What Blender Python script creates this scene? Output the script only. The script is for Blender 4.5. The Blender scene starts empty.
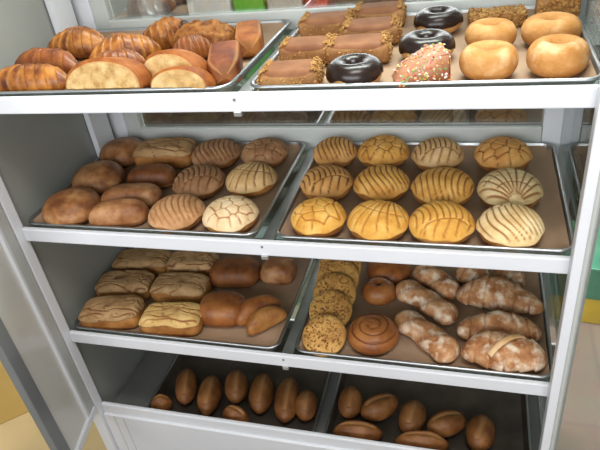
import bpy, bmesh, math, random
import numpy as np
from mathutils import Vector, Matrix, noise

SC = bpy.context.scene
COL = SC.collection
def R(a): return a * (math.pi / 180.0)

# ------------------------------------------------------------------ camera, world, lights, exposure
def make_camera():
    cd = bpy.data.cameras.new('camera')
    cd.sensor_fit = 'HORIZONTAL'
    cd.sensor_width = 36.0
    cd.lens = 36.0 * 585.0 / 600.0
    cd.clip_start = 0.02
    co = bpy.data.objects.new('camera', cd)
    COL.objects.link(co)
    right = Vector((0.96030678, 0.25278424, -0.11794497))
    up = Vector((-0.04356781, 0.55355511, 0.83167216))
    fwd = Vector((-0.27552266, 0.79352181, -0.54259598))
    m = Matrix((right, up, -fwd)).transposed().to_4x4()
    m.translation = Vector((0.81117501, -0.746589, 1.39502368))
    co.matrix_world = m
    SC.camera = co
make_camera()

world = bpy.data.worlds.new('world')
SC.world = world
world.use_nodes = True
wbg = world.node_tree.nodes['Background']
wbg.inputs['Color'].default_value = (0.80, 0.90, 1.0, 1)
wbg.inputs['Strength'].default_value = 0.10

def area(name, loc, aim, size, size_y, power, color):
    l = bpy.data.lights.new(name, 'AREA')
    l.shape = 'RECTANGLE'
    l.size, l.size_y, l.energy, l.color = size, size_y, power, color
    o = bpy.data.objects.new(name, l)
    COL.objects.link(o)
    o.location = loc
    o.rotation_euler = (Vector(aim) - Vector(loc)).to_track_quat('-Z', 'Y').to_euler()
    return o
area('ceiling_lamp_light', (0.95, -0.62, 2.62), (0.75, -0.1, 0.9), 0.9, 0.45, 18, (1.0, 0.97, 0.93))
area('window_daylight', (0.4, -3.2, 1.95), (0.5, 0.0, 0.95), 4.2, 1.3, 112, (0.95, 0.98, 1.0))
area('rear_fill_light', (0.8, 0.66, 2.7), (0.75, 0.9, 0.0), 1.3, 0.4, 95, (1.0, 0.97, 0.93))  # added fill, no known lamp: brightens the floor and goods behind the case

SC.view_settings.view_transform = 'Standard'
SC.view_settings.look = 'None'
SC.view_settings.gamma = 1.0
SC.view_settings.use_curve_mapping = False
SC.view_settings.exposure = 0.36

# ------------------------------------------------------------------ materials
MATS = {}
def new_mat(name):
    m = bpy.data.materials.new(name)
    m.use_nodes = True
    nt = m.node_tree
    b = nt.nodes['Principled BSDF']
    return m, nt, b

def plain(name, col, rough=0.5, metal=0.0, var=0.08, scale=12.0, bump=0.0, spec=0.5, coat=0.0):
    if name in MATS: return MATS[name]
    m, nt, b = new_mat(name)
    N, L = nt.nodes, nt.links
    tc = N.new('ShaderNodeTexCoord')
    nz = N.new('ShaderNodeTexNoise'); nz.inputs['Scale'].default_value = scale; nz.inputs['Detail'].default_value = 4
    L.new(tc.outputs['Object'], nz.inputs['Vector'])
    rp = N.new('ShaderNodeValToRGB')
    e = rp.color_ramp.elements
    e[0].position, e[1].position = 0.3, 0.7
    e[0].color = tuple(c * (1 - var) for c in col) + (1,)
    e[1].color = tuple(min(1, c * (1 + var)) for c in col) + (1,)
    L.new(nz.outputs['Fac'], rp.inputs['Fac'])
    L.new(rp.outputs['Color'], b.inputs['Base Color'])
    b.inputs['Roughness'].default_value = rough
    b.inputs['Metallic'].default_value = metal
    b.inputs['Specular IOR Level'].default_value = spec
    b.inputs['Coat Weight'].default_value = coat
    if bump:
        bp = N.new('ShaderNodeBump'); bp.inputs['Strength'].default_value = bump; bp.inputs['Distance'].default_value = 0.003
        L.new(nz.outputs['Fac'], bp.inputs['Height']); L.new(bp.outputs['Normal'], b.inputs['Normal'])
    MATS[name] = m
    return m

def bread(name, dark, base, light, maskcol=None, rough=0.55, scale=28.0, bump=0.35, coat=0.0, spot=None, spotscale=60.0, spotlow=0.5):
    """baked dough: blotchy three tone crust; the vertex mask shows a second colour (cracks, ridges, crumb)"""
    if name in MATS: return MATS[name]
    warm = lambda c: c and (c[0], c[1] ** 1.07, c[2] ** 1.12)
    dark, base, light, maskcol, spot = warm(dark), warm(base), warm(light), warm(maskcol), warm(spot)
    m, nt, b = new_mat(name)
    N, L = nt.nodes, nt.links
    b.inputs['Specular IOR Level'].default_value = 0.32
    tc = N.new('ShaderNodeTexCoord'); oi = N.new('ShaderNodeObjectInfo')
    ad = N.new('ShaderNodeVectorMath'); ad.operation = 'ADD'
    ml = N.new('ShaderNodeMath'); ml.operation = 'MULTIPLY'; ml.inputs[1].default_value = 17.0
    L.new(oi.outputs['Random'], ml.inputs[0]); L.new(tc.outputs['Object'], ad.inputs[0]); L.new(ml.outputs[0], ad.inputs[1])
    nz = N.new('ShaderNodeTexNoise'); nz.inputs['Scale'].default_value = scale; nz.inputs['Detail'].default_value = 6; nz.inputs['Roughness'].default_value = 0.6
    L.new(ad.outputs[0], nz.inputs['Vector'])
    rp = N.new('ShaderNodeValToRGB'); e = rp.color_ramp.elements
    e[0].position, e[0].color = 0.34, dark + (1,)
    e[1].position, e[1].color = 0.66, light + (1,)
    k = e.new(0.5); k.color = base + (1,)
    L.new(nz.outputs['Fac'], rp.inputs['Fac'])
    out = rp.outputs['Color']
    if spot:
        n3 = N.new('ShaderNodeTexNoise'); n3.inputs['Scale'].default_value = spotscale; n3.inputs['Detail'].default_value = 5
        L.new(ad.outputs[0], n3.inputs['Vector'])
        mr = N.new('ShaderNodeMapRange'); mr.inputs['From Min'].default_value = spotlow; mr.inputs['From Max'].default_value = spotlow + 0.19
        L.new(n3.outputs['Fac'], mr.inputs['Value'])
        mx = N.new('ShaderNodeMixRGB'); mx.inputs['Color2'].default_value = spot + (1,)
        L.new(mr.outputs[0], mx.inputs['Fac']); L.new(out, mx.inputs['Color1']); out = mx.outputs['Color']
    if maskcol:
        at = N.new('ShaderNodeAttribute'); at.attribute_name = 'mask'
        mx = N.new('ShaderNodeMixRGB'); mx.inputs['Color2'].default_value = maskcol + (1,)
        L.new(at.outputs['Fac'], mx.inputs['Fac']); L.new(out, mx.inputs['Color1']); out = mx.outputs['Color']
    L.new(out, b.inputs['Base Color'])
    b.inputs['Roughness'].default_value = rough
    b.inputs['Coat Weight'].default_value = coat
    b.inputs['Coat Roughness'].default_value = 0.25
    n2 = N.new('ShaderNodeTexNoise'); n2.inputs['Scale'].default_value = 220; n2.inputs['Detail'].default_value = 3
    L.new(ad.outputs[0], n2.inputs['Vector'])
    bp = N.new('ShaderNodeBump'); bp.inputs['Strength'].default_value = bump; bp.inputs['Distance'].default_value = 0.0015
    L.new(n2.outputs['Fac'], bp.inputs['Height']); L.new(bp.outputs['Normal'], b.inputs['Normal'])
    MATS[name] = m
    return m

def glass(name, tint, gloss, rough=0.02):
    """thin pane: mostly see-through with a mirror-like sheen"""
    m = bpy.data.materials.new(name); m.use_nodes = True
    nt = m.node_tree; N, L = nt.nodes, nt.links
    N.clear()
    o = N.new('ShaderNodeOutputMaterial'); t = N.new('ShaderNodeBsdfTransparent'); g = N.new('ShaderNodeBsdfGlossy')
    t.inputs['Color'].default_value = tint + (1,); g.inputs['Roughness'].default_value = rough
    f = N.new('ShaderNodeLayerWeight'); f.inputs['Blend'].default_value = 0.5
    pw = N.new('ShaderNodeMath'); pw.operation = 'POWER'; pw.inputs[1].default_value = 4.5
    L.new(f.outputs['Facing'], pw.inputs[0])
    a = N.new('ShaderNodeMath'); a.operation = 'ADD'; a.inputs[1].default_value = gloss; a.use_clamp = True
    L.new(pw.outputs[0], a.inputs[0])
    mx = N.new('ShaderNodeMixShader')
    L.new(a.outputs[0], mx.inputs[0]); L.new(t.outputs[0], mx.inputs[1]); L.new(g.outputs[0], mx.inputs[2])
    L.new(mx.outputs[0], o.inputs['Surface'])
    return m

M_WHITE = plain('white_powder_coat', (0.70, 0.715, 0.755), 0.35, var=0.02)
M_GREYP = plain('grey_stile_paint', (0.50, 0.52, 0.50), 0.45, var=0.04)
M_DARKSTILE = plain('dark_grey_stile', (0.17, 0.18, 0.185), 0.4, var=0.06)
M_PANEL = plain('side_panel_laminate', (0.28, 0.29, 0.272), 0.28, var=0.04, scale=4)
M_SHELFGLASS = glass('shelf_glass', (0.80, 0.90, 0.86), 0.03)
M_PANE = glass('door_glass', (0.86, 0.88, 0.88), 0.06)
M_SIDEGLASS = glass('side_glass', (0.70, 0.75, 0.74), 0.06)
M_SHEENPANE = plain('painted_sheen_pane', (0.62, 0.61, 0.57), 0.2, var=0.05, scale=3)  # opaque grey stands in for reflections on the left door glass
M_MIRROR = glass('reflective_back_glass', (0.92, 0.96, 0.94), 0.42, 0.015)
M_ALU = plain('tray_aluminium', (0.45, 0.46, 0.46), 0.4, 0.9, var=0.12, scale=25, bump=0.08)
M_SHADETRAY = plain('shade_darkened_tray', (0.085, 0.068, 0.055), 0.45, 0.5, var=0.3, scale=18)  # shade of the bottom level put into the tray colour
M_RIM = plain('tray_rim_metal', (0.42, 0.43, 0.44), 0.34, 1.0, var=0.06)
M_PAPER = plain('brown_parchment', (0.34, 0.222, 0.138), 0.7, var=0.12, scale=14, bump=0.25)
M_CLIP = plain('clip_steel', (0.6, 0.6, 0.6), 0.3, 0.8)

CRUST = bread('bun_crust', (0.16, 0.065, 0.022), (0.27, 0.12, 0.042), (0.38, 0.19, 0.075), maskcol=(0.08, 0.03, 0.012), rough=0.42, coat=0.12)
CRUSTL = bread('bun_crust_golden', (0.24, 0.10, 0.03), (0.36, 0.17, 0.055), (0.46, 0.25, 0.09), maskcol=(0.10, 0.04, 0.015), rough=0.45, coat=0.1)
ROLLD = bread('dark_roll_crust', (0.11, 0.04, 0.014), (0.19, 0.075, 0.025), (0.26, 0.11, 0.04), maskcol=(0.45, 0.25, 0.1), rough=0.55, coat=0.03)
BUNB = bread('dusty_bun_crust', (0.15, 0.062, 0.025), (0.30, 0.14, 0.058), (0.47, 0.27, 0.135), maskcol=(0.09, 0.035, 0.015), rough=0.5, coat=0.05)
OBL = bread('oblong_roll_crust', (0.17, 0.07, 0.03), (0.30, 0.145, 0.065), (0.45, 0.26, 0.135), maskcol=(0.10, 0.04, 0.015), rough=0.5)
CROI = bread('croissant_crust', (0.09, 0.024, 0.006), (0.24, 0.085, 0.016), (0.44, 0.19, 0.042), maskcol=(0.46, 0.22, 0.05), rough=0.42, coat=0.1, scale=40)
CROID = bread('dark_croissant_crust', (0.09, 0.025, 0.008), (0.19, 0.06, 0.018), (0.26, 0.09, 0.025), maskcol=(0.36, 0.16, 0.04), rough=0.42, coat=0.1, scale=36)
CRUMBLY = bread('crumbly_crust', (0.11, 0.035, 0.008), (0.25, 0.10, 0.022), (0.38, 0.19, 0.05), maskcol=(0.12, 0.04, 0.01), rough=0.6, scale=70, bump=0.8)
CRUMB = bread('pale_crumb', (0.36, 0.22, 0.085), (0.52, 0.36, 0.165), (0.64, 0.48, 0.26), maskcol=(0.30, 0.14, 0.05), rough=0.8, scale=55, bump=0.9, spot=(0.42, 0.25, 0.10), spotscale=90, spotlow=0.62)
GLAZE = bread('glazed_crust', (0.075, 0.02, 0.008), (0.14, 0.038, 0.012), (0.24, 0.075, 0.024), maskcol=(0.45, 0.24, 0.10), rough=0.6)
GLAZEL = bread('orange_glazed_crust', (0.17, 0.052, 0.012), (0.27, 0.09, 0.02), (0.36, 0.14, 0.036), maskcol=(0.5, 0.28, 0.12), rough=0.6)
CHOCBAR = bread('brown_bar_icing', (0.15, 0.062, 0.026), (0.20, 0.09, 0.04), (0.26, 0.125, 0.06), rough=0.6, scale=20, bump=0.2)
SPONGE = bread('bar_sponge', (0.20, 0.10, 0.04), (0.28, 0.15, 0.06), (0.36, 0.21, 0.09), rough=0.7)
NUT = bread('chopped_nut', (0.24, 0.125, 0.04), (0.36, 0.20, 0.065), (0.50, 0.32, 0.12), rough=0.6, scale=120)
CHOC = plain('chocolate_glaze', (0.016, 0.008, 0.006), 0.27, var=0.2, spec=0.4)
DOUGH = bread('doughnut_dough', (0.42, 0.21, 0.07), (0.55, 0.30, 0.11), (0.66, 0.40, 0.17), rough=0.55, bump=0.3)
SUGARD = bread('sugared_doughnut', (0.38, 0.18, 0.05), (0.48, 0.25, 0.085), (0.57, 0.335, 0.145), rough=0.7, bump=0.6, spot=(0.68, 0.46, 0.27), spotscale=30, spotlow=0.54, maskcol=(0.44, 0.19, 0.05))
PINK = plain('pink_frosting', (0.43, 0.19, 0.10), 0.5, var=0.15, scale=40)
CAKEY = bread('cake_side', (0.42, 0.17, 0.08), (0.52, 0.25, 0.13), (0.62, 0.33, 0.18), rough=0.7)
SPR = [plain('sprinkle_' + n, c, 0.35) for n, c in (('white', (0.85, 0.80, 0.70)), ('cream', (0.8, 0.7, 0.5)), ('pale_pink', (0.75, 0.45, 0.4)), ('red', (0.5, 0.06, 0.04)), ('yellow', (0.75, 0.5, 0.1)), ('orange', (0.7, 0.25, 0.05)), ('green', (0.2, 0.4, 0.12)))]
SPRMIX = None
SUGART = bread('sugar_dusted_crust', (0.26, 0.105, 0.04), (0.43, 0.22, 0.105), (0.62, 0.41, 0.25), maskcol=(0.20, 0.075, 0.028), rough=0.7, scale=34, bump=0.8, spot=(0.76, 0.64, 0.51), spotscale=48, spotlow=0.49)
COOKIE = bread('cookie_dough', (0.38, 0.20, 0.06), (0.50, 0.29, 0.09), (0.60, 0.38, 0.14), maskcol=(0.25, 0.1, 0.03), rough=0.6)
SESAME = bread('cookie_seed', (0.12, 0.055, 0.016), (0.21, 0.10, 0.03), (0.36, 0.19, 0.06), rough=0.6)
SPIRAL = bread('spiral_roll_crust', (0.17, 0.06, 0.02), (0.27, 0.105, 0.033), (0.36, 0.16, 0.055), maskcol=(0.11, 0.035, 0.012), rough=0.42, coat=0.08)
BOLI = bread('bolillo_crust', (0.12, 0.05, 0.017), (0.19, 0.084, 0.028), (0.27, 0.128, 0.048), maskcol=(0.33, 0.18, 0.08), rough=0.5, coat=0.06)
TOPC = {
    'yellow':   ((0.55, 0.28, 0.055), (0.67, 0.38, 0.09), (0.75, 0.48, 0.16), (0.36, 0.15, 0.035)),
    'gold':     ((0.54, 0.27, 0.06), (0.68, 0.37, 0.10), (0.77, 0.47, 0.16), (0.26, 0.11, 0.035)),
    'tan':      ((0.47, 0.24, 0.075), (0.60, 0.33, 0.12), (0.69, 0.41, 0.17), (0.15, 0.06, 0.025)),
    'tan2':     ((0.52, 0.26, 0.08), (0.65, 0.35, 0.12), (0.73, 0.43, 0.17), (0.24, 0.09, 0.03)),
    'tancream': ((0.50, 0.31, 0.14), (0.62, 0.41, 0.20), (0.71, 0.50, 0.28), (0.20, 0.09, 0.04)),
    'cream':    ((0.62, 0.45, 0.22), (0.75, 0.58, 0.32), (0.82, 0.67, 0.42), (0.30, 0.13, 0.05)),
    'cream2':   ((0.62, 0.45, 0.26), (0.74, 0.57, 0.36), (0.80, 0.65, 0.45), (0.36, 0.16, 0.07)),
    'crk':      ((0.28, 0.175, 0.085), (0.39, 0.255, 0.13), (0.49, 0.34, 0.185), (0.17, 0.07, 0.028)),
    'crkgold':  ((0.48, 0.31, 0.12), (0.58, 0.39, 0.16), (0.67, 0.48, 0.22), (0.24, 0.10, 0.035)),
    'choc':     ((0.25, 0.135, 0.07), (0.34, 0.19, 0.10), (0.42, 0.25, 0.14), (0.19, 0.09, 0.045)),
    'ltchoc':   ((0.38, 0.21, 0.10), (0.50, 0.29, 0.15), (0.58, 0.36, 0.20), (0.34, 0.17, 0.08)),
}
def top_mat(c):
    d, b, l, k = TOPC[c]
    return bread('sugar_topping_' + c, d, b, l, maskcol=k, rough=0.75, scale=35, bump=0.5)

# ------------------------------------------------------------------ object helpers
def link(name, me, mat, parent=None):
    o = bpy.data.objects.new(name, me)
    COL.objects.link(o)
    if mat is not None and not me.materials: me.materials.append(mat)
    if parent is not None: o.parent = parent
    return o

def tag(o, label, cat, group=None):
    o['label'] = label; o['category'] = cat
    if group: o['group'] = group
    return o

def struct(o):
    o['kind'] = 'structure'
    return o

def empty(name, loc, rz=0.0):
    o = bpy.data.objects.new(name, None)
    o.empty_display_size = 0.05
    COL.objects.link(o)
    o.location = loc; o.rotation_euler = (0, 0, rz)
    return o

def mesh_bm(name, bm, smooth=False):
    me = bpy.data.meshes.new(name)
    bmesh.ops.recalc_face_normals(bm, faces=bm.faces[:])
    bm.to_mesh(me); bm.free()
    if smooth:
        for p in me.polygons: p.use_smooth = True
    return me

def box(bm, x0, x1, y0, y1, z0, z1, bev=0.0):
    vs = [bm.verts.new((x, y, z)) for x in (x0, x1) for y in (y0, y1) for z in (z0, z1)]
    fs = [bm.faces.new([vs[i] for i in q]) for q in ((0, 1, 3, 2), (4, 6, 7, 5), (0, 4, 5, 1), (2, 3, 7, 6), (0, 2, 6, 4), (1, 5, 7, 3))]
    if bev > 0:
        es = list({e for f in fs for e in f.edges})
        bmesh.ops.bevel(bm, geom=es, offset=bev, segments=2, affect='EDGES', profile=0.5)

def boxmesh(name, dims, mat, parent=None, bev=0.002):
    bm = bmesh.new()
    box(bm, *dims, bev=bev)
    return link(name, mesh_bm(name, bm), mat, parent)

def grid_mesh(name, P, mask=None, caps=(True, True), wrap=True):
    """P: (n, m, 3) rings -> mesh with optional end caps"""
    n, m = P.shape[0], P.shape[1]
    V = P.reshape(-1, 3).tolist()
    F = []
    for i in range(n - 1):
        for j in range(m if wrap else m - 1):
            k = (j + 1) % m
            F.append((i * m + j, i * m + k, (i + 1) * m + k, (i + 1) * m + j))
    if wrap and caps[0]: F.append(tuple(range(m - 1, -1, -1)))
    if wrap and caps[1]: F.append(tuple((n - 1) * m + j for j in range(m)))
    me = bpy.data.meshes.new(name)
    me.from_pydata(V, [], F)
    a = me.attributes.new('mask', 'FLOAT', 'POINT')
    a.data.foreach_set('value', (np.zeros(n * m) if mask is None else np.clip(mask, 0, 1).reshape(-1)).astype(np.float32))
    for p in me.polygons: p.use_smooth = True
    bm = bmesh.new(); bm.from_mesh(me)
    bmesh.ops.recalc_face_normals(bm, faces=bm.faces[:])
    bm.to_mesh(me); bm.free()
    return me

def nz(x, y, z=0.0): return noise.noise(Vector((x, y, z)))

def fbm(P, scale, seed):
    """cheap vectorised wobble built from sines"""
    rs = np.random.RandomState(seed)
    out = np.zeros(P.shape[:-1])
    for o in range(5):
        k = rs.normal(size=3); k = k / np.linalg.norm(k) * scale * (1 + 0.6 * o)
        out += np.sin(P @ k + rs.uniform(0, 6.28)) / (1 + 0.5 * o)
    return out / 2.6

# ------------------------------------------------------------------ dome shapes (buns, conchas, rolls)
def dome(rx, ry, H, sq=2.0, n=26, m=48, t0=89.0, t1=-88.0, off=0.0, pr=0.75, zc=0.34, seed=0, lump=0.03, edge=None):
    t0, t1 = R(t0), R(t1)
    ph = np.linspace(0, 2 * np.pi, m, endpoint=False)
    c, s = np.cos(ph), np.sin(ph)
    k = (np.abs(c) ** sq + np.abs(s) ** sq) ** (-1 / sq)
    tb = np.full(m, t1) if edge is None else edge(ph)
    T = t0 + (np.linspace(0, 1, n)[:, None]) * (tb[None, :] - t0)
    rr = np.maximum(np.cos(T), 1e-4) ** pr
    Z0 = H * zc
    sn = np.sin(T)
    Z = np.where(sn > 0, Z0 + (H - Z0) * np.abs(sn) ** 1.15, Z0 - Z0 * np.minimum(1, np.abs(sn) * 1.35))
    X = (rx + off) * k * c * rr
    Y = (ry + off) * k * s * rr
    Z = Z + off * np.clip(sn, 0, 1)
    P = np.stack([X, Y, Z], -1)
    w = fbm(P, 1.6 / max(rx, ry), seed) * lump
    P[..., 0] *= 1 + w; P[..., 1] *= 1 + w
    up = np.clip(sn, 0, 1)
    P[..., 2] += up * fbm(P, 1.3 / max(rx, ry), seed + 5) * lump * H
    return P

def groove(kind, u, v, seed):
    """depth (0..1) of the cut lines of a topping in unit plan coordinates"""
    rs = np.random.RandomState(seed)
    r = np.sqrt(u * u + v * v)
    P = np.stack([u, v, np.zeros_like(u)], -1)
    wob = fbm(P, 3.0, seed) * 0.05
    def line(d, w): return np.clip(1.25 - np.abs(d) / w, 0, 1)
    g = np.zeros_like(u)
    if kind == 'shell':
        s = u + 0.38 * v * v + wob
        sp = 0.20
        d = (s / sp + rs.uniform(0, 1)) % 1.0 - 0.5
        g = line(d * sp, 0.030) * (v > -0.42 + wob)
        g = np.maximum(g, line(v + 0.42 + 0.30 * u * u - wob, 0.030))
        d2 = ((u * 0.8 - (v + 0.4) * 0.5 + wob) / 0.27) % 1.0 - 0.5
        g = np.maximum(g, line(d2 * 0.27, 0.030) * (v < -0.42))
    elif kind == 'fan':
        th = np.arctan2(u, v + 1.05) + wob
        sp = 0.20
        d = (th / sp + rs.uniform(0, 1)) % 1.0 - 0.5
        rr = np.sqrt(u * u + (v + 1.05) ** 2)
        g = line(d * sp * rr, 0.030) * (rr > 0.25)
        for q in (0.72, 1.22):
            g = np.maximum(g, line(rr - q + wob, 0.030) * (np.abs(th) < 0.75))
    elif kind == 'net':
        pts = []
        while len(pts) < 23:
            p = rs.uniform(-1, 1, 2)
            if p @ p < 1.05 and all(np.hypot(*(p - q)) > 0.29 for q in pts): pts.append(p)
            elif rs.uniform() < 0.002: break
        pts = np.array(pts)
        D = np.sort(np.stack([np.hypot(u + wob - p[0], v + wob - p[1]) for p in pts], -1), -1)
        g = line(D[..., 1] - D[..., 0], 0.046)
    elif kind == 'crackle':
        w2 = fbm(P, 4.5, seed + 1) * 0.22
        for q, ln in ((-0.72, 0.9), (-0.42, 0.95), (-0.12, 1.0), (0.15, 0.95), (0.42, 0.95), (0.70, 0.85)):
            jit = rs.uniform(-0.08, 0.08)
            gate = np.clip((fbm(P, 4.0, seed + int(q * 50) + 60) + 0.35) * 2.4, 0, 1)
            g = np.maximum(g, line(v - q - jit + w2 + 0.08 * np.sin(u * 5 + q * 9), 0.05) * gate * (np.abs(u) < ln))
        for q in (-0.7, -0.35, 0.0, 0.3, 0.65):
            g = np.maximum(g, 0.8 * line(u - q + w2 * 1.8 + 0.4 * v, 0.03) * (fbm(P, 5.0, seed + 9 + int(q * 20)) > 0.15))
    return g * np.clip((0.985 - r) / 0.05, 0, 1) if kind != 'crackle' else g

def topped(name, part, L, W, H, seed, topmat, crust, pat, ang=0.0, sq=2.0, edge=6.0, th=0.0032, nn=64, mm=96, pr=0.75, wave=7.0):
    bun = link(name, grid_mesh(name, dome(L / 2, W / 2, H, sq, seed=seed, pr=pr)), crust)
    rs = random.Random(seed)
    a1, a2, a3 = (rs.uniform(0, 6.28) for _ in range(3))
    f = lambda p: R(edge + wave * (0.5 * np.sin(3 * p + a1) + 0.35 * np.sin(5 * p + a2) + 0.3 * np.sin(9 * p + a3)))
    base = dome(L / 2, W / 2, H, sq, n=nn, m=mm, t0=89.3, off=0.0004, seed=seed, edge=f, pr=pr)
    full = dome(L / 2, W / 2, H, sq, n=nn, m=mm, t0=89.3, off=th, seed=seed, edge=f, pr=pr)
    u, v = base[..., 0] / (L / 2), base[..., 1] / (W / 2)
    ca, sa = math.cos(R(ang)), math.sin(R(ang))
    g = groove(pat, u * ca + v * sa, -u * sa + v * ca, seed)
    lip = np.clip((1 - np.linspace(0, 1, nn)) / 0.05, 0, 1)[:, None] ** 0.5
    P = base + (full - base) * (lip * (1 - 0.95 * g))[..., None]
    link(part, grid_mesh(part, P, g, caps=(True, False)), topmat, bun)
    return bun

# ------------------------------------------------------------------ lofted shapes (croissants, bolillos, twists)
def loft(L, n, m, rad, bend=0.0, flat=0.6, seed=0, lump=0.04, maskf=None):
    """rad(t)->(half width, half height) along -1..1; sits on z=0"""
    t = np.linspace(-0.999, 0.999, n)
    ph = np.linspace(0, 2 * np.pi, m, endpoint=False)
    T, PH = np.meshgrid(t, ph, indexing='ij')
    w, h = rad(T, PH)
    X = T * L / 2
    Y = w * np.cos(PH) + bend * (0.5 - T * T)
    s = np.sin(PH)
    Z = np.where(s > 0, h * s, h * flat * s)
    P = np.stack([X, Y, Z], -1)
    wv = fbm(P, 2.5 / L * 2, seed) * lump
    P[..., 1] += w * np.cos(PH) * wv * 2; P[..., 2] += h * s * wv * 2
    zmin = -np.max(h) * flat * 0.8
    P[..., 2] = np.maximum(P[..., 2], zmin) - zmin
    return P, T, PH

def saw(T, k, skew=0.0, PH=None):
    a = np.abs(T) * k + (0 if PH is None else skew * np.cos(PH))
    return a % 1.0

def b_croissant(L, W, H, seed, o):
    k = 3.2 + (seed % 3) * 0.5
    def rad(T, PH):
        e = np.maximum(1 - np.abs(T) ** 2.2, 0.0) ** 0.62
        s = saw(T, k, 0.45, PH)
        r = e * (1.0 - 0.09 * s) + 0.02
        return W / 2 * r, H / 1.6 * r
    P, T, PH = loft(L, 90, 40, rad, o.get('bend', 0.01), seed=seed, lump=0.07)
    s = saw(T, k, 0.45, PH)
    mask = np.clip((s - 0.5) / 0.4, 0, 1) * np.clip(0.45 + 0.5 * fbm(P, 70, seed + 3), 0, 0.8)
    c = link('croissant', grid_mesh('croissant', P, mask), CROID if o.get('dark') else CROI)
    if o.get('hole'):
        bm = bmesh.new()
        bmesh.ops.create_uvsphere(bm, u_segments=16, v_segments=8, radius=0.011)
        link('filling', mesh_bm('filling', bm, True), plain('dark_filling', (0.05, 0.02, 0.008), 0.4), c).location = (L * 0.31, -W * 0.18, H * 0.62)
    return c

def b_sugar_croissant(L, W, H, seed, o):
    k = 3.0
    def rad(T, PH):
        e = np.maximum(1 - np.abs(T) ** 2.6, 0.0) ** 0.5
        s = saw(T, k, 0.08, PH)
        r = e * (1.0 - 0.13 * s + 0.05 * np.sin(3 * T + 2 * PH)) + 0.02
        return W / 2 * r, H / 1.6 * r
    P, T, PH = loft(L, 70, 36, rad, o.get('bend', 0.01), seed=seed, lump=0.12)
    s = saw(T, k, 0.08, PH)
    c = link('sugared_croissant', grid_mesh('sugared_croissant', P, np.clip((s - 0.8) / 0.15, 0, 1) * np.clip(0.5 + fbm(P, 50, seed), 0, 0.8)), SUGART)
    if o.get('strip'):
        t = np.linspace(-1, 1, 24); m = 10
        ph = np.linspace(0, 2 * np.pi, m, endpoint=False)
        x = 0.004 + 0.030 * t
        y = -0.002 + 0.026 * t
        zz = H * 0.98 * np.sqrt(np.maximum(0.05, 1 - (y / (W * 0.5)) ** 2 * 0.8 - (x / (L * 0.5)) ** 2)) + 0.001
        S = np.stack([x[:, None] + 0.0045 * np.cos(ph)[None] * np.ones((24, 1)), y[:, None] - 0.004 * np.cos(ph)[None], zz[:, None] + 0.003 * np.sin(ph)[None]], -1)
        link('dough_strip', grid_mesh('dough_strip', S), bread('strip_dough', (0.5, 0.3, 0.14), (0.64, 0.42, 0.22), (0.74, 0.55, 0.34), rough=0.6), c)
    return c

def b_twist(L, W, H, seed, o):
    def rad(T, PH):
        e = np.maximum(1 - np.abs(T) ** 4, 0.0) ** 0.55
        r = e * (0.80 + 0.22 * np.abs(T) ** 1.5 + 0.06 * np.sin(T * 9 + PH * 2)) + 0.02
        return W / 2 * r, H / 1.6 * r
    P, T, PH = loft(L, 60, 32, rad, 0.006, seed=seed, lump=0.06)
    g = np.clip(1 - np.abs(np.sin(T * 4.0 + PH * 1.0)) / 0.16, 0, 1) * (np.abs(T) < 0.75) * 0.8
    return link('sugared_twist', grid_mesh('sugared_twist', P, g), SUGART)

def b_crumbly(L, W, H, seed, o):
    P = dome(L / 2, W / 2, H, 3.0, n=50, m=90, seed=seed, lump=0.05)
    f = fbm(P, 260, seed) * 0.6 + fbm(P, 520, seed + 2) * 0.5
    P[..., 2] += np.clip(P[..., 2] / H, 0, 1) * f * 0.006
    P[..., 0] *= 1 + 0.03 * f; P[..., 1] *= 1 + 0.03 * f
    return link('crumbly_pastry', grid_mesh('crumbly_pastry', P, np.clip(-f, 0, 1) * 0.8), CRUMBLY)

def b_bolillo(L, W, H, seed, o):
    def rad(T, PH):
        e = np.maximum(1 - np.abs(T) ** 2.3, 0.0) ** 0.66 + 0.03
        g = np.exp(-((PH - 1.45 - 0.12 * T) / 0.16) ** 2) * (np.abs(T) < 0.72)
        return W / 2 * e * (1 - 0.0 * g), H / 1.6 * e * (1 - 0.16 * g)
    P, T, PH = loft(L, 46, 44, rad, 0.0, seed=seed)
    g = np.exp(-((PH - 1.45 - 0.12 * T) / 0.2) ** 2) * np.clip((0.75 - np.abs(T)) / 0.1, 0, 1)
    return link('bolillo_roll', grid_mesh('bolillo_roll', P, g), BOLI)

def b_crescent(L, W, H, seed, o):
    root = link('crescent_roll', grid_mesh('crescent_roll', lobe(L, W * 0.56, H, seed, W * 0.2)), ROLLD if 0 else SPIRAL)
    link('second_lobe', grid_mesh('second_lobe', lobe(L * 0.9, W * 0.5, H * 0.92, seed + 1, -W * 0.24)), CRUSTL, root)
    return root
def lobe(L, W, H, seed, dy):
    def rad(T, PH):
        e = np.maximum(1 - np.abs(T) ** 2.6, 0.0) ** 0.55 + 0.02
        return W / 2 * e, H / 1.6 * e
    P, T, PH = loft(L, 40, 32, rad, 0.012, seed=seed)
    P[..., 1] += dy
    return P

def b_concha(L, W, H, seed, o):
    pale = o['col'] in ('yellow', 'gold', 'tan', 'cream', 'tan2', 'tancream', 'cream2')
    return topped('concha', 'sugar_topping', L, W, H, seed, top_mat(o['col']), CRUSTL if pale else CRUST, o['pat'], o['ang'])

def b_crackle_roll(L, W, H, seed, o):
    return topped('crackle_topped_roll', 'crackle_topping', L, W, H, seed, top_mat(o['col']), CRUSTL, 'crackle', 0.0, sq=5.0, edge=30.0, th=0.0030, pr=0.29, wave=9)

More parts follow.
